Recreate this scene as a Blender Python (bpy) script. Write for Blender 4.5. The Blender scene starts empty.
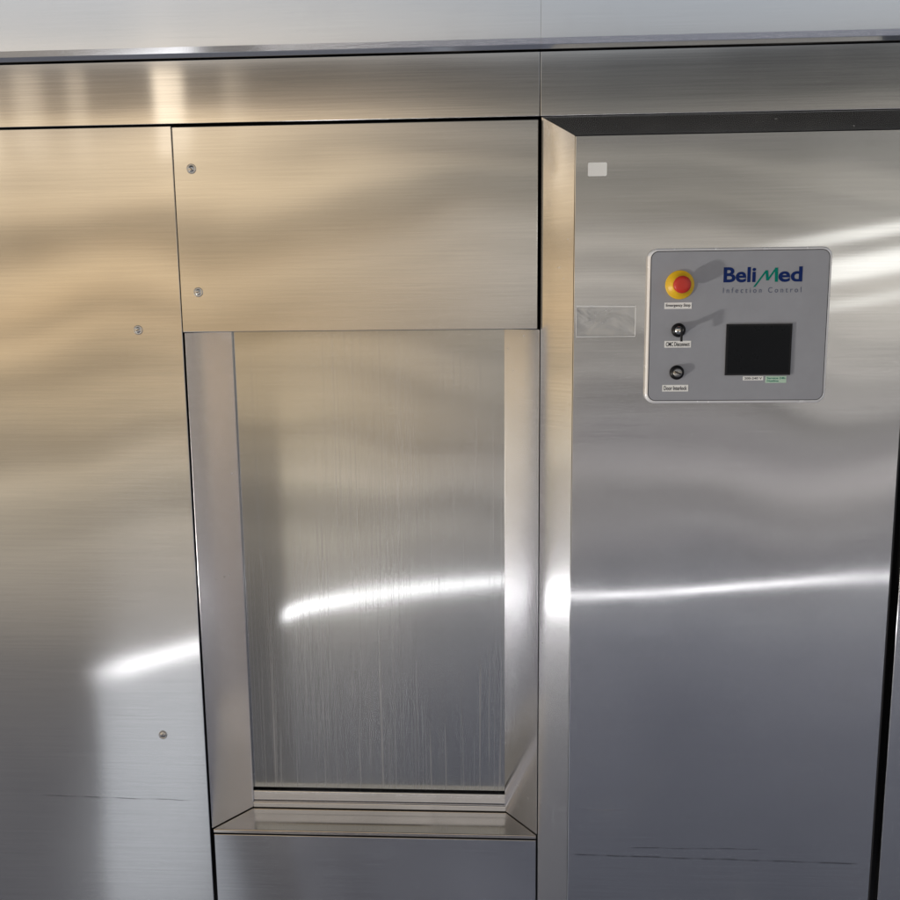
import bpy, bmesh, math
from mathutils import Matrix, Vector
H=1.6
S=bpy.context.scene
col=S.collection
# ---------------------------------------------------------------- nodes helper
class NT:
    def __init__(s,nt): s.nt=nt
    def n(s,t,**k):
        a=s.nt.nodes.new(t)
        for q,v in k.items(): setattr(a,q,v)
        return a
    def put(s,sock,v):
        if isinstance(v,bpy.types.NodeSocket): s.nt.links.new(v,sock)
        elif v is not None: sock.default_value=v
    def m(s,op,a,b=None,c=None,clamp=False):
        x=s.n('ShaderNodeMath',operation=op); x.use_clamp=clamp
        s.put(x.inputs[0],a); s.put(x.inputs[1],b); s.put(x.inputs[2],c)
        return x.outputs[0]
    def mr(s,v,a,b,c=0.,d=1.,smooth=True):
        x=s.n('ShaderNodeMapRange'); x.interpolation_type='SMOOTHSTEP' if smooth else 'LINEAR'
        for i,q in enumerate((v,a,b,c,d)): s.put(x.inputs[i],q)
        return x.outputs[0]
    def ramp(s,f,stops,interp='LINEAR'):
        x=s.n('ShaderNodeValToRGB'); r=x.color_ramp; r.interpolation=interp
        while len(r.elements)<len(stops): r.elements.new(.5)
        for e,(p,c) in zip(r.elements,stops):
            e.position=p; e.color=(c if isinstance(c,tuple) else (c,c,c))+(1,)
        s.put(x.inputs[0],f); return x.outputs[0]
    def mix(s,f,a,b,mode='MIX'):
        x=s.n('ShaderNodeMix',data_type='RGBA',blend_type=mode)
        s.put(x.inputs[0],f); s.put(x.inputs[6],a); s.put(x.inputs[7],b); return x.outputs[2]
    def noise(s,vec,scale=1,detail=2,rough=.5,dist=0):
        x=s.n('ShaderNodeTexNoise'); s.put(x.inputs['Vector'],vec)
        x.inputs['Scale'].default_value=scale; x.inputs['Detail'].default_value=detail
        x.inputs['Roughness'].default_value=rough; x.inputs['Distortion'].default_value=dist
        return x.outputs[0]
    def xyz(s,a,b,c):
        x=s.n('ShaderNodeCombineXYZ'); s.put(x.inputs[0],a); s.put(x.inputs[1],b); s.put(x.inputs[2],c); return x.outputs[0]
    def sep(s,v):
        x=s.n('ShaderNodeSeparateXYZ'); s.put(x.inputs[0],v); return x.outputs
    def vscale(s,v,sc,off=(0,0,0)):
        x=s.n('ShaderNodeMapping'); s.put(x.inputs[0],v); x.inputs[3].default_value=sc; x.inputs[1].default_value=off; return x.outputs[0]
# ---------------------------------------------------------------- world : bands of room light painted by direction for the steel to reflect
W=bpy.data.worlds.new("World"); S.world=W; W.use_nodes=True
for n in list(W.node_tree.nodes): W.node_tree.nodes.remove(n)
w=NT(W.node_tree)
d=w.sep(w.n('ShaderNodeTexCoord').outputs['Generated'])
X,Y,Z=d[0],d[1],d[2]
hor=w.m('MAXIMUM',w.m('SQRT',w.m('ADD',w.m('MULTIPLY',X,X),w.m('MULTIPLY',Y,Y))),.05)
e0=w.m('DIVIDE',Z,hor)
e1=w.m('DIVIDE',Z,w.m('MAXIMUM',w.m('MULTIPLY',Y,-1.),w.m('MULTIPLY',hor,.75)))
az=w.m('ARCTAN2',X,w.m('MULTIPLY',Y,-1.))
nz=w.noise(w.xyz(w.m('MULTIPLY',az,2.3),w.m('MULTIPLY',e0,2.),0.),1.7,1,.5)
amp=w.mr(e1,.13,.19,.145,.012)
e=w.m('ADD',e1,w.m('MULTIPLY',w.m('SUBTRACT',nz,.5),amp))
t=w.m('DIVIDE',w.m('ADD',e,.9),2.2,clamp=True)
T=lambda v:(v+.9)/2.2
cool=w.ramp(t,[(T(-.75),(.100,.108,.138)),(T(-.5),(.125,.135,.178)),(T(-.38),(.195,.208,.262)),(T(-.335),(.32,.335,.385)),(T(-.27),(.17,.168,.19)),
 (T(-.2),(.48,.455,.46)),(T(-.13),(.20,.19,.205)),(T(-.04),(.46,.44,.42)),(T(.05),(.92,.86,.77)),(T(.085),(.22,.20,.165)),(T(.125),(.74,.69,.59)),(T(.165),(.19,.175,.15)),(T(.195),(.34,.32,.29)),(T(.215),(.09,.088,.082)),(T(.262),(.04,.04,.04)),(T(.272),(.55,.57,.60)),(T(.31),(.44,.49,.55)),(T(.38),(.74,.80,.90)),(T(.6),(.5,.5,.5)),(T(.85),(.05,.05,.05))])
warm=w.ramp(t,[(T(-.75),(.12,.125,.15)),(T(-.5),(.15,.155,.18)),(T(-.41),(.19,.188,.20)),(T(-.33),(.48,.44,.39)),(T(-.22),(.76,.68,.55)),
 (T(-.12),(.98,.77,.50)),(T(0),(.86,.60,.33)),(T(.04),(1.08,.80,.48)),(T(.07),(.42,.29,.155)),(T(.10),(.40,.285,.16)),(T(.14),(1.06,.82,.53)),(T(.195),(1.15,.90,.60)),(T(.215),(.36,.28,.20)),(T(.262),(.12,.095,.075)),(T(.272),(1.2,1.12,1.02)),(T(.31),(.56,.60,.65)),(T(.38),(.76,.82,.91)),(T(.6),(.5,.5,.5)),(T(.85),(.05,.05,.05))])
fw=w.m('SUBTRACT',1.,w.mr(az,-.34,.14))
base=w.mix(fw,cool,warm)
ly=w.noise(w.xyz(w.m('MULTIPLY',az,1.3),w.m('MULTIPLY',w.m('ADD',e,w.m('MULTIPLY',w.m('MULTIPLY',az,az),.12)),21.),3.),1.,2,.55)
lv=w.mr(ly,.34,.66,.42,1.65,False)
lf=w.m('MULTIPLY',w.mr(e1,-.32,-.2),w.m('SUBTRACT',1.,w.mr(e1,.26,.27)))
base=w.mix(lf,base,w.mix(1.,base,w.xyz(lv,lv,lv),'MULTIPLY'))
hi=w.m('MULTIPLY',w.mr(e1,.165,.18),w.m('SUBTRACT',1.,w.mr(e1,.250,.262)))
sp=w.m('MULTIPLY',hi,w.mr(w.noise(w.xyz(w.m('MULTIPLY',az,14.),0.,0.),1.,1),.47,.58))
sp=w.m('MULTIPLY',sp,w.m('SUBTRACT',1.,w.mr(az,-.40,-.24)))
base=w.mix(sp,base,(2.6,2.2,1.7,1))
# sunlit floor patch
pa=w.m('MULTIPLY',w.mr(az,-.458,-.440),w.m('SUBTRACT',1.,w.mr(az,-.35,-.30)))
pe=w.m('MULTIPLY',w.m('SUBTRACT',1.,w.mr(e0,-.40,-.36)),w.mr(e0,-.85,-.45,.35,1.))
base=w.mix(w.m('MULTIPLY',pa,pe),base,(.74,.79,.87,1))
# dark column
pil=w.m('MULTIPLY',w.m('MULTIPLY',w.mr(az,-.32,-.30),w.m('SUBTRACT',1.,w.mr(az,-.246,-.236))),w.m('SUBTRACT',1.,w.mr(e0,-.20,-.05)))
base=w.mix(w.m('MULTIPLY',pil,.75),base,(.09,.09,.10,1))
# bright curved bands, painted in for the swirls the cabinet reflects
cv=w.m('SUBTRACT',e1,w.m('MULTIPLY',w.m('SUBTRACT',az,.30),.16))
def band(c,h,v):
    return w.m('MULTIPLY',w.m('SUBTRACT',1.,w.mr(w.m('ABSOLUTE',w.m('SUBTRACT',cv,c)),h*.6,h*1.4)),v)
g=w.m('ADD',w.m('ADD',band(.028,.012,1.),band(.062,.006,.9)),band(-.008,.005,.5))
g=w.m('MULTIPLY',g,w.m('MULTIPLY',w.mr(az,.24,.38),w.m('SUBTRACT',1.,w.mr(az,.6,.8))),clamp=True)
base=w.mix(g,base,(2.9,2.9,2.8,1))
# slit of daylight near the floor
sa=w.m('DIVIDE',w.m('ADD',az,1.6),3.2,clamp=True)
A=lambda v:(v+1.6)/3.2
ec=w.ramp(sa,[(A(-1.5),.325),(A(-.7),.33),(A(-.45),.385),(A(-.31),.365),(A(-.22),.336),(A(.04),.305),(A(.08),.321),(A(.42),.284),(A(.9),.28)])
hw=w.ramp(sa,[(A(-1.5),.012),(A(-.7),.008),(A(-.45),.007),(A(-.31),.007),(A(-.2),.0048),(A(.04),.0024),(A(.08),.0017),(A(.42),.0013),(A(.9),.0015)])
dist=w.m('DIVIDE',w.m('ABSOLUTE',w.m('ADD',e0,ec)),hw)
core=w.m('SUBTRACT',1.,w.mr(dist,.7,1.3))
on=w.ramp(sa,[(A(-1.5),1.),(A(-.95),1.),(A(-.8),0.),(A(-.455),0.),(A(-.42),.45),(A(-.33),.45),(A(-.31),0.),(A(-.246),0.),(A(-.237),.8),(A(.0),1.),(A(.38),1.),(A(.6),.5),(A(1.2),.8)])
st=w.m('MULTIPLY',w.m('MULTIPLY',on,core),11.)
add=w.mix(1.,base,w.xyz(st,st,w.m('MULTIPLY',st,1.05)),'ADD')
bg=w.n('ShaderNodeBackground'); w.put(bg.inputs[0],add); bg.inputs[1].default_value=1.
w.put(w.n('ShaderNodeOutputWorld').inputs[0],bg.outputs[0])
# ---------------------------------------------------------------- materials
def newmat(name):
    m=bpy.data.materials.new(name); m.use_nodes=True
    for n in list(m.node_tree.nodes): m.node_tree.nodes.remove(n)
    return m,NT(m.node_tree)
def steel(name,colr=(.60,.59,.575),r1=.06,r2=.175,mixf=.5,grain='h',wav=.0,seed=0.,drips=0.,smudge=.12,scr=None,marks=.10,gr=.045,nick=0.):
    m,k=newmat(name)
    pos=k.n('ShaderNodeNewGeometry').outputs['Position']
    p=k.sep(pos)
    g=k.noise(k.vscale(pos,(4,4,380) if grain=='h' else (420,420,3),(seed,seed,seed)),1,3,.7)
    sm=k.noise(k.vscale(pos,(2.2,2.2,1.4),(seed,5,0)),1,2,.5,.3)
    f=k.m('ADD',k.mr(g,.3,.7,-gr,gr,False),k.mr(sm,.3,.7,-smudge*.35,smudge*.35,False))
    v=k.m('ADD',f,1.)
    base=k.mix(1.,colr+(1,),k.xyz(v,v,v),'MULTIPLY')
    rv=k.mr(sm,.3,.7,-.010,.012,False)
    tan=k.xyz(0.,0.,1.) if grain=='h' else k.xyz(1.,0.,0.)
    wv=k.noise(k.vscale(pos,(1.6,1.6,2.4),(seed*1.7,1,2)),1,0,.4)
    b=k.n('ShaderNodeBump'); b.inputs['Strength'].default_value=1.; b.inputs['Distance'].default_value=wav
    k.put(b.inputs['Height'],wv)
    def pr(r,an,bs):
        q=k.n('ShaderNodeBsdfPrincipled'); k.put(q.inputs['Base Color'],bs); q.inputs['Metallic'].default_value=1
        k.put(q.inputs['Roughness'],k.m('ADD',rv,r,clamp=True)); q.inputs['Anisotropic'].default_value=an
        k.put(q.inputs['Tangent'],tan); k.put(q.inputs['Normal'],b.outputs[0]); return q.outputs[0]
    x=k.n('ShaderNodeMixShader'); x.inputs[0].default_value=mixf
    k.put(x.inputs[1],pr(r1,.6,base)); k.put(x.inputs[2],pr(r2,.95,base))
    out=x.outputs[0]
    film=k.n('ShaderNodeBsdfDiffuse'); film.inputs[0].default_value=(.66,.65,.64,1)
    fac=k.mr(k.noise(k.vscale(pos,(7,7,5),(seed,2,2)),1,3,.6),.5,.85,0.,.06)
    if drips:
        def lines(sx,off):
            dn=k.noise(k.vscale(pos,(sx,sx,.45),(off,0,0)),1,0,.5,.08)
            l=k.m('MULTIPLY',k.mr(dn,.50,.54),k.m('SUBTRACT',1.,k.mr(dn,.55,.59)))
            end=k.mr(k.noise(k.vscale(pos,(55,55,1.7),(off+3,1,1)),1,1,.6),.42,.56)
            return k.m('MULTIPLY',l,end)
        line=k.m('ADD',lines(110,seed),lines(140,seed+20.))
        msk=k.m('MULTIPLY',k.mr(k.noise(k.vscale(pos,(6,6,1.6),(8,0,1)),1,1,.6),.28,.55,.25,1.),k.mr(p[2],.8,1.5,1.,.35))
        fine=k.mr(k.noise(k.vscale(pos,(70,70,.7),(1,0,0)),1,3,.7),.45,.75)
        fac=k.m('ADD',fac,k.m('MULTIPLY',k.m('MULTIPLY',k.m('ADD',line,k.m('MULTIPLY',fine,.25)),msk),drips))
    if marks:
        vn=k.noise(k.vscale(pos,(5,5,190),(seed*3,0,7)),1,1)
        fac=k.m('ADD',fac,k.m('MULTIPLY',k.mr(vn,.77,.80),marks))
    if nick:
        nn=k.noise(k.vscale(pos,(60,60,90),(seed*2,4,7)),1,1)
        nm=k.mr(k.noise(k.vscale(pos,(4,4,4),(seed,9,7)),1,1),.48,.62)
        fac=k.m('ADD',fac,k.m('MULTIPLY',k.m('MULTIPLY',k.mr(nn,.74,.78),nm),nick))
    fac=k.m('ADD',fac,0.,clamp=True)
    y=k.n('ShaderNodeMixShader'); k.put(y.inputs[0],fac); k.put(y.inputs[1],out); k.put(y.inputs[2],film.outputs[0])
    out=y.outputs[0]
    if scr:
        dk=k.n('ShaderNodeBsdfDiffuse'); dk.inputs[0].default_value=(.03,.03,.035,1)
        tot=None
        for (x0,x1,z0,sl,th) in scr:
            zz=k.m('ADD',k.m('MULTIPLY',k.m('SUBTRACT',p[0],x0),sl),z0+H)
            wob=k.m('MULTIPLY',k.m('SUBTRACT',k.noise(k.vscale(pos,(14,1,1)),1,3),.5),.006)
            l=k.m('SUBTRACT',1.,k.mr(k.m('ABSOLUTE',k.m('ADD',k.m('SUBTRACT',p[2],zz),wob)),0.,th))
            l=k.m('MULTIPLY',l,k.m('MULTIPLY',k.mr(p[0],x0,x0+.03),k.m('SUBTRACT',1.,k.mr(p[0],x1-.03,x1))))
            l=k.m('MULTIPLY',l,k.mr(k.noise(k.vscale(pos,(30,1,1),(x0,0,0)),1,3),.4,.6,.15,.6))
            tot=l if tot is None else k.m('ADD',tot,l)
        y=k.n('ShaderNodeMixShader'); k.put(y.inputs[0],tot); k.put(y.inputs[1],out); k.put(y.inputs[2],dk.outputs[0]); out=y.outputs[0]
    k.put(k.n('ShaderNodeOutputMaterial').inputs[0],out)
    return m
def plain(name,colr,rough=.5,metal=0.,var=.06,coat=0.,alpha=1.,spec=.5,bump=0.):
    m,k=newmat(name)
    pos=k.n('ShaderNodeNewGeometry').outputs['Position']
    v=k.mr(k.noise(pos,18,4,.6),.3,.7,1-var,1+var,False)
    q=k.n('ShaderNodeBsdfPrincipled')
    k.put(q.inputs['Base Color'],k.mix(1.,colr+(1,),k.xyz(v,v,v),'MULTIPLY'))
    k.put(q.inputs['Roughness'],k.mr(k.noise(pos,35,3,.6),.3,.7,max(rough-.04,.05),rough+.04,False))
    q.inputs['Metallic'].default_value=metal; q.inputs['Coat Weight'].default_value=coat
    if bump:
        b=k.n('ShaderNodeBump'); b.inputs['Strength'].default_value=1.; b.inputs['Distance'].default_value=bump
        k.put(b.inputs['Height'],k.noise(k.vscale(pos,(16,16,28)),1,2,.5,1.)); k.put(q.inputs['Normal'],b.outputs[0])
        if coat: k.put(q.inputs['Coat Normal'],b.outputs[0])
    q.inputs['Alpha'].default_value=alpha; q.inputs['Specular IOR Level'].default_value=spec
    k.put(k.n('ShaderNodeOutputMaterial').inputs[0],q.outputs[0]); return m
M_left=steel('brushed_steel_wall_panel',seed=1.3,wav=.0030,scr=[(-1.12,-.73,-1.17,-.02,.002)])
M_hatch=steel('brushed_steel_hatch',seed=4.1,wav=.006,colr=(.57,.56,.54))
M_jamb=steel('brushed_steel_jamb',seed=6.7,wav=.0015,colr=(.78,.77,.785),marks=.10,r1=.12,r2=.24,mixf=.5,nick=.35)
M_door=steel('brushed_steel_door',seed=9.2,wav=.0012,drips=.25,colr=(.53,.53,.515),marks=0,r1=.05,gr=.03)
M_base=steel('brushed_steel_base',seed=2.9,wav=.009,marks=.2,gr=.06,smudge=.6,colr=(.66,.65,.64),nick=.4)
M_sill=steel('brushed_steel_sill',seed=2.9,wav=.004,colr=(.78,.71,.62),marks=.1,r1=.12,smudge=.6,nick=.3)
M_cab=steel('brushed_steel_cabinet',seed=12.4,wav=.0026,r1=.045,scr=[(.17,.83,-1.255,-.012,.003),(.30,.62,-1.235,.01,.002)])
M_trim=steel('brushed_steel_cabinet_edge',seed=15.,wav=.001,marks=.05,r1=.09,nick=.3)
M_fas=steel('brushed_steel_fascia',seed=17.5,wav=.0015,r1=.05,r2=.12,mixf=.3,marks=.04,gr=.09)
M_screw=steel('screw_steel',r1=.26,r2=.4,mixf=.5,grain='v',colr=(.6,.58,.55),marks=0)
M_lock=steel('dark_lock_metal',r1=.26,r2=.4,mixf=.5,grain='v',colr=(.30,.29,.28),marks=0)
M_soffit=steel('pale_satin_sheet',(.80,.80,.80),r1=.08,r2=.2,seed=21.,wav=.003,smudge=.05,marks=0,gr=.02)
M_dark=plain('dark_gap',(.012,.012,.013),.8)
M_slot=plain('shaded_slot',(.16,.15,.14),.6)  # recess shade of the screw slot put into the colour, nothing is cut
M_gap_groove=plain('black_gap_groove',(.02,.02,.022),.6)  # black colour for the shaded cabinet gap and the plate's groove line
M_panel=plain('grey_painted_plate',(.33,.34,.375),.42,.0,.04)
M_bezel=plain('silver_frame',(.85,.85,.87),.25,.3,.03)
M_red=plain('red_plastic',(.60,.035,.02),.35)
M_yel=plain('yellow_plastic',(.85,.52,.02),.4)
M_black=plain('black_plastic',(.010,.010,.012),.4,spec=.25)
M_glass=plain('dark_display_glass',(.005,.006,.008),.3,0,.02,0,1,.15)
M_chrome=plain('chrome',(.55,.55,.55),.2,1.)
M_white=plain('white_label',(.90,.90,.88),.5,0,.03)
M_mint=plain('pale_green_label',(.50,.68,.55),.5)
M_ink=plain('dark_ink',(.04,.04,.05),.5,spec=.1)
M_navy=plain('navy_ink',(.008,.025,.13),.4,0,.02,0,1,.1)
M_green=plain('green_ink',(.0,.20,.15),.4,0,.02,0,1,.1)
M_grey=plain('grey_ink',(.11,.13,.20),.4,0,.02,0,1,.1)
M_clear=plain('clear_plastic',(.74,.74,.73),.06,0,.02,1.,.34,bump=.012)
M_rim=plain('clear_plastic_rim',(.92,.92,.92),.15,0,.02,.5,.75,bump=.006)
# ---------------------------------------------------------------- mesh helpers
class Part:
    def __init__(s): s.bm=bmesh.new()
    def poly(s,faces,mi=0):
        for f in faces:
            vs=[s.bm.verts.new((x,y,z+H)) for x,y,z in f]; s.bm.faces.new(vs).material_index=mi
        return s
    def prism(s,pts,axis,a,b,mi=0):
        def P(u,v,t):
            return {'y':(u,t,v+H),'z':(u,v,t+H),'x':(t,u,v+H)}[axis]
        A=[s.bm.verts.new(P(u,v,a)) for u,v in pts]; B=[s.bm.verts.new(P(u,v,b)) for u,v in pts]
        fs=[s.bm.faces.new(A),s.bm.faces.new(B[::-1])]
        n=len(pts)
        for i in range(n): fs.append(s.bm.faces.new((A[i],A[(i+1)%n],B[(i+1)%n],B[i])))
        for f in fs: f.material_index=mi
        return s
    def box(s,x0,x1,y0,y1,z0,z1,mi=0): return s.prism([(x0,z0),(x1,z0),(x1,z1),(x0,z1)],'y',y0,y1,mi)
    def rrect(s,x0,x1,z0,z1,r,y0,y1,mi=0,seg=6):
        pts=[]
        for cx,cz,a0 in ((x1-r,z1-r,0),(x0+r,z1-r,90),(x0+r,z0+r,180),(x1-r,z0+r,270)):
            for i in range(seg+1):
                a=math.radians(a0+90*i/seg); pts.append((cx+r*math.cos(a),cz+r*math.sin(a)))
        return s.prism(pts,'y',y0,y1,mi)
    def lathe(s,cx,cz,prof,mi=0,seg=40):
        rings=[]
        for r,y in prof:
            if r<1e-6: rings.append([s.bm.verts.new((cx,y,cz+H))])
            else: rings.append([s.bm.verts.new((cx+r*math.cos(2*math.pi*i/seg),y,cz+H+r*math.sin(2*math.pi*i/seg))) for i in range(seg)])
        for a,b in zip(rings,rings[1:]):
            for i in range(seg):
                j=(i+1)%seg
                if len(a)==1: f=s.bm.faces.new((a[0],b[i],b[j]))
                elif len(b)==1: f=s.bm.faces.new((a[i],b[0],a[j]))
                else: f=s.bm.faces.new((a[i],b[i],b[j],a[j]))
                f.material_index=mi; f.smooth=True
        return s
    def text(s,t,x0,x1,z0,z1,y,mi,bold=0.,space=1.):
        bmesh.ops.recalc_face_normals(s.bm,faces=s.bm.faces)
        cu=bpy.data.curves.new('t','FONT'); cu.body=t; cu.size=1; cu.offset=bold; cu.space_character=space; cu.extrude=.004
        cu.resolution_u=5
        o=bpy.data.objects.new('tmp',cu); col.objects.link(o)
        bpy.context.view_layer.update()
        me=bpy.data.meshes.new_from_object(o.evaluated_get(bpy.context.evaluated_depsgraph_get()))
        bpy.data.objects.remove(o); bpy.data.curves.remove(cu)
        vs=[v.co.copy() for v in me.vertices]
        ax,bx=min(v.x for v in vs),max(v.x for v in vs); ay,by=min(v.y for v in vs),max(v.y for v in vs)
        nv=[s.bm.verts.new(((c.x-ax)/(bx-ax)*(x1-x0)+x0,y-c.z*.04,(c.y-ay)/(by-ay)*(z1-z0)+z0+H)) for c in vs]
        for pl in me.polygons:
            try: s.bm.faces.new([nv[i] for i in pl.vertices]).material_index=mi
            except ValueError: pass
        bpy.data.meshes.remove(me)
        return s
    def done(s,name,mats,bevel=0,parent=None,label=None,cat=None,group=None,kind=None):
        bmesh.ops.recalc_face_normals(s.bm,faces=s.bm.faces)
        xs=[v.co for v in s.bm.verts]
        c=Vector([(min(v[i] for v in xs)+max(v[i] for v in xs))/2 for i in range(3)])
        bmesh.ops.translate(s.bm,verts=s.bm.verts,vec=-c)
        me=bpy.data.meshes.new(name); s.bm.to_mesh(me); s.bm.free()
        for m in (mats if isinstance(mats,(list,tuple)) else [mats]): me.materials.append(m)
        return reg(bpy.data.objects.new(name,me),c,bevel,parent,label,cat,group,kind)
WLOC={}
def reg(o,c,bevel=0,parent=None,label=None,cat=None,group=None,kind=None):
    col.objects.link(o); WLOC[o.name]=Vector(c)
    if bevel:
        b=o.modifiers.new('bevel','BEVEL'); b.width=bevel; b.segments=3; b.limit_method='ANGLE'; b.angle_limit=math.radians(30)
    if parent is not None:
        o.parent=parent; o.location=Vector(c)-WLOC[parent.name]
    else: o.location=c
    if label: o['label']=label
    if cat: o['category']=cat
    if group: o['group']=group
    if kind: o['kind']=kind
    return o
def empty(name,c,label,cat,group=None):
    o=bpy.data.objects.new(name,None); o.empty_display_size=.05
    return reg(o,Vector((c[0],c[1],c[2]+H)),0,None,label,cat,group)
def screw(cx,cz,y,parent,ang):
    P=Part(); r=.0105
    P.lathe(cx,cz,[(r,y),(r,y-.0008),(r*.86,y-.0014),(r*.74,y-.0006),(r*.66,y-.0006),(r*.5,y-.0020),(r*.25,y-.0025),(0,y-.0026)],0,28)
    c,s_=math.cos(ang),math.sin(ang); L,t=r*.42,.0008
    pts=[(cx+c*u-s_*v,cz+s_*u+c*v) for u,v in ((-L,-t),(L,-t),(L,t),(-L,t))]
    P.prism(pts,'y',y-.0029,y-.0010,1)
    P.done('screw',[M_screw,M_slot],0,parent)
# ---------------------------------------------------------------- dark backing, added to keep light out of the panel gaps
Part().box(-1.9,1.6,2.16,2.22,-1.6,.95).done('wall',M_dark,kind='structure')
# ---------------------------------------------------------------- wall panel
p=Part().box(-1.75,-.7015,2.0,2.02,-1.6,.397).done('wall_panel',M_left,.0015,None,
  "tall brushed steel wall panel with small fasteners beside the hatch",'panel')
screw(-.802,-.040,2.0,p,.5); screw(-.804,-1.008,2.0,p,1.3)
# ---------------------------------------------------------------- hatch panel
p=Part().box(-.6985,.0905,1.996,2.016,-.046,.394).done('hatch_panel',M_hatch,.0015,None,
  "rectangular brushed steel cover above the door, two quarter-turn fasteners",'panel')
screw(-.660,.306,1.996,p,2.2); screw(-.659,.042,1.996,p,.4)
# ---------------------------------------------------------------- door frame
fr=empty('door_frame',(-.3,2.05,-1.25),"splayed brushed steel frame around the recessed sliding door",'door frame')
Part().prism([(-.6965,2.0),(-.6195,2.102),(-.6195,2.1105),(-.6965,2.03)],'z',-1.2505,-.047).done('jamb',M_jamb,.001,fr)
Part().prism([(.0955,2.0),(.0955,2.03),(.0195,2.1105),(.0195,2.102)],'z',-1.2505,-.047).done('jamb',M_jamb,.001,fr)
Part().prism([(2.0,-1.262),(2.0,-1.2525),(2.135,-1.2525),(2.135,-1.262)],'x',-.6935,.0935).done('sill',M_sill,.0015,fr)
Part().box(-.6205,.0230,2.098,2.125,-1.251,-1.236).box(-.6205,.0230,2.106,2.125,-1.2355,-1.209).done('threshold_rail',M_jamb,.002,fr)
# ---------------------------------------------------------------- door
Part().box(-.64,.04,2.112,2.132,-1.203,.30).done('sliding_door',M_door,.0015,None,
  "recessed brushed steel sliding door streaked with dried water marks",'door')
# ---------------------------------------------------------------- base panel
Part().box(-.6925,.0935,2.0,2.02,-1.6,-1.2655).done('base_panel',M_base,.0015,None,
  "plain brushed steel panel beneath the door sill",'panel')
# ---------------------------------------------------------------- control cabinet
cab=empty('control_cabinet',(.5,2.0,-1.6),"wide brushed steel cabinet with chamfered edges and a grey control panel",'cabinet')
Part().prism([(.1635,-1.6),(.852,-1.6),(.852,.347),(.1635,.347)],'y',1.93,1.95).done('front_panel',M_cab,.0012,cab)
P=Part()
P.poly([[(.098,2.0,.399),(.098,2.0,-1.6),(.1625,1.9305,-1.6),(.1625,1.9305,.3475)],
        [(.098,2.0,-1.6),(.098,2.03,-1.6),(.18,1.952,-1.6),(.1625,1.9305,-1.6)],
        [(.098,2.0,.399),(.098,2.03,.399),(.098,2.03,-1.6),(.098,2.0,-1.6)]])
P.done('side_trim',M_trim,0,cab)
P=Part()
P.poly([[(.0985,2.0,.3995),(.163,1.9305,.348),(.852,1.9305,.348),(.852,2.0,.3995)],
        [(.0985,2.0,.3995),(.852,2.0,.3995),(.852,2.05,.3995),(.0985,2.05,.3995)]])
P.done('top_trim',M_trim,0,cab)
Part().box(.8525,.856,1.932,2.03,-1.6,.347).done('gap_strip',M_gap_groove,0,cab)  # dark strip standing in for the shade in the gap beside the cabinet
Part().box(.873,1.5,1.93,1.95,-1.6,.347).done('side_cabinet',M_cab,.0015,None,
  "edge of another brushed steel cabinet beyond a dark gap",'cabinet')
# ---------------------------------------------------------------- fascia
for a,b in ((-1.75,.0937),(.0953,1.55)):
    P=Part().prism([(2.0,.401),(2.0,.531),(2.02,.531),(2.02,.401)],'x',a,b)
    P.done('fascia_panel',M_fas,.0012,None,"long horizontal brushed steel strip above the panels",'fascia','horizontal fascia strips')
for a,b in ((-1.75,.0946),(.0950,1.55)):
    P=Part().prism([(1.982,.553),(1.982,.80),(2.02,.80),(2.02,.534),(1.994,.534),(1.986,.541)],'x',a,b)
    P.done('soffit_trim',M_soffit,.0006,None,"pale satin metal soffit sheet over the steel fascia",'ceiling trim','pale soffit sheets')
# ---------------------------------------------------------------- control panel
yf=1.93; y=yf-.0145
P=Part().rrect(.3145,.6885,-.2025,.1185,.020,yf-.0145,yf-.0005,0).done('control_panel',[M_bezel],.005,cab,"grey plate in a rounded silver frame")
Part().rrect(.3200,.6830,-.1970,.1130,.0160,yf-.0149,yf-.0140,0).rrect(.3216,.6814,-.1954,.1114,.0145,yf-.0155,yf-.0150,1).done('face_plate',[M_gap_groove,M_panel],0,P)
cp=P; y=yf-.0155
cx,cz=.380,.044
Part().lathe(cx,cz,[(.0295,y),(.0295,y-.003),(.0285,y-.004),(.018,y-.005),(.018,y-.008),(.014,y-.008),(.0,y-.008)],0).lathe(cx,cz,[(.011,y-.0081),(.011,y-.017),(.0165,y-.019),(.0178,y-.024),(.0175,y-.030),(.0155,y-.0325),(.008,y-.0335),(0,y-.0337)],1).done('emergency_stop',[M_yel,M_red],0,cp)
cx,cz=.380,-.049
P=Part().lathe(cx,cz,[(.0145,y),(.0145,y-.003),(.0125,y-.0045),(.0105,y-.0045),(.0105,y-.007),(0,y-.007)],1).lathe(cx,cz,[(.0085,y-.0071),(.008,y-.012),(0,y-.012)],0)
P.box(cx-.0012,cx+.0012,y-.030,y-.0125,cz-.005,cz+.005,0).box(cx-.0018,cx+.0018,y-.038,y-.0302,cz-.022,cz+.006,1).done('key_switch',[M_chrome,M_black],0,cp)
cx,cz=.379,-.137
a=math.radians(-25); c_,s_=math.cos(a),math.sin(a)
pts=[(cx+c_*u-s_*v,cz+s_*u+c_*v) for u,v in ((-.007,-.0012),(.007,-.0012),(.007,.0012),(-.007,.0012))]
Part().lathe(cx,cz,[(.0150,y),(.0150,y-.003),(.0135,y-.0045),(.0115,y-.0045),(.0115,y-.008),(.0095,y-.008)]).lathe(cx,cz,[(.0095,y-.007),(.0092,y-.0115),(.008,y-.0125),(0,y-.0125)],1).prism(pts,'y',y-.0132,y-.0101,0).done('lock_switch',[M_black,M_lock],0,cp)
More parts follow.
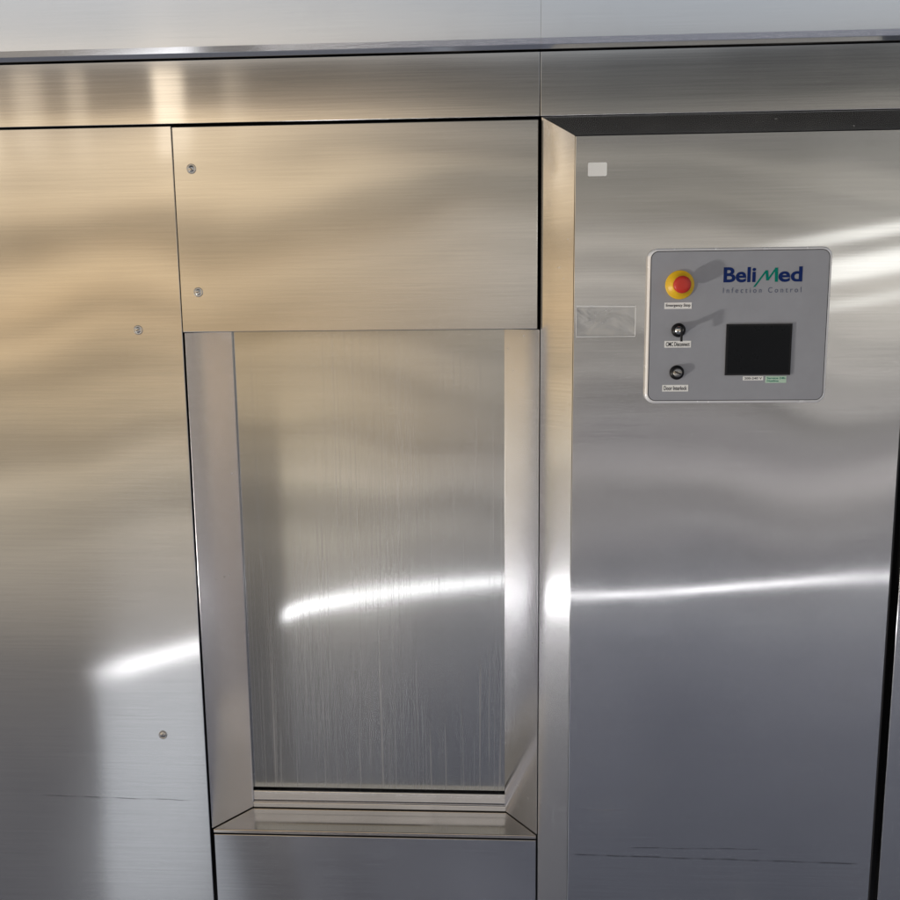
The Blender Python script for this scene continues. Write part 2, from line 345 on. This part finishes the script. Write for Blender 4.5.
for (x0,x1,z0,z1,s) in ((.350,.406,-.005,.008,'Emergency Stop'),(.352,.407,-.085,-.071,'CMC Disconnect'),(.350,.404,-.177,-.163,'Door Interlock')):
    Part().box(x0,x1,y-.0007,y-.0001,z0,z1).text(s,x0+.003,x1-.003,z0+.0026,z1-.0026,y-.0009,1,.012).done('label_plate',[M_white,M_ink],0,cp)
Part().box(.4785,.6125,y-.0035,y-.0001,-.1435,-.0375).box(.4825,.6085,y-.0040,y-.0036,-.1395,-.0415,1).done('display',[M_black,M_glass],0,cp)
for (x0,x1,z0,z1,s,m,mb) in ((.5165,.5585,-.1545,-.146,'200-240 V',M_ink,M_white),(.563,.606,-.160,-.146,'Service 24h\nHotline',M_green,M_mint)):
    Part().box(x0,x1,y-.0007,y-.0001,z0,z1).text(s,x0+.003,x1-.003,z0+.002,z1-.002,y-.0009,1,.01).done('sticker',[mb,m],0,cp)
P=Part().text('Beli',.469,.5345,.0475,.0785,y-.0004,0,.026)
for i,(a,b,wa) in enumerate([((.5320,.0380),(.5560,.0715),.0042),((.5560,.0715),(.5585,.0510),.0055),((.5585,.0510),(.5755,.0765),.0042),((.5755,.0765),(.5765,.0480),.0062)]):
    P.prism([(a[0]-wa/2,a[1]),(a[0]+wa/2,a[1]),(b[0]+wa/2,b[1]),(b[0]-wa/2,b[1])],'y',y-.0006-.00005*i,y-.0001,1)
P.text('ed',.5805,.6285,.0475,.0785,y-.0004,0,.026).done('logo',[M_navy,M_green],0,cp)
Part().text('Infection Control',.469,.6275,.0262,.0370,y-.0004,0,-.004,1.6).done('tagline',M_grey,0,cp)
# ---------------------------------------------------------------- sticker and holder on cabinet
Part().rrect(.190,.2285,.2665,.2935,.003,1.9288,1.9298).done('sticker',M_white,0,None,
  "small blank white adhesive label on the steel cabinet",'sticker')
h=Part().rrect(.169,.293,-.062,.0035,.003,1.9270,1.9296)
h=h.done('label_holder',M_clear,.0004,None,"empty clear plastic label holder stuck on the cabinet",'label holder')
P=Part().prism([(.169,.0005),(.293,-.0005),(.2935,.0025),(.169,.0038)],'y',1.9255,1.9269).prism([(.1685,-.0625),(.240,-.0618),(.293,-.0625),(.293,-.0602),(.235,-.0606),(.169,-.0600)],'y',1.9250,1.9269).box(.1688,.1702,1.9255,1.9269,-.0595,.0000).box(.2915,.2935,1.9250,1.9269,-.0595,-.0010)
P.done('rim',M_rim,.0004,h)
# ---------------------------------------------------------------- lights
l=bpy.data.lights.new('shadow_spot','SPOT'); l.energy=330; l.color=(1,.95,.86); l.spot_size=math.radians(24); l.spot_blend=.8; l.shadow_soft_size=.09  # unseen low spot at left, added to cast the switch shadows
o=bpy.data.objects.new('shadow_spot',l); col.objects.link(o); o.location=(-3.3,.35,H-1.55)
o.rotation_euler=(Vector((.5,1.93,H))-Vector(o.location)).to_track_quat('-Z','Y').to_euler()
# ---------------------------------------------------------------- camera
cam=bpy.data.cameras.new('camera'); co=bpy.data.objects.new('camera',cam); col.objects.link(co)
cam.sensor_width=36; cam.lens=36; cam.clip_end=200; cam.clip_start=.02
pi_,ya,ro=[math.radians(a) for a in (8.918,2.97,-0.591)]
Mx=Matrix.Rotation(ya,4,'Z')@Matrix.Rotation(math.pi/2-pi_,4,'X')@Matrix.Rotation(ro,4,'Z')
co.matrix_world=Matrix.Translation((0,0,H))@Mx
S.camera=co
S.view_settings.view_transform='Standard'; S.view_settings.look='None'; S.view_settings.exposure=0
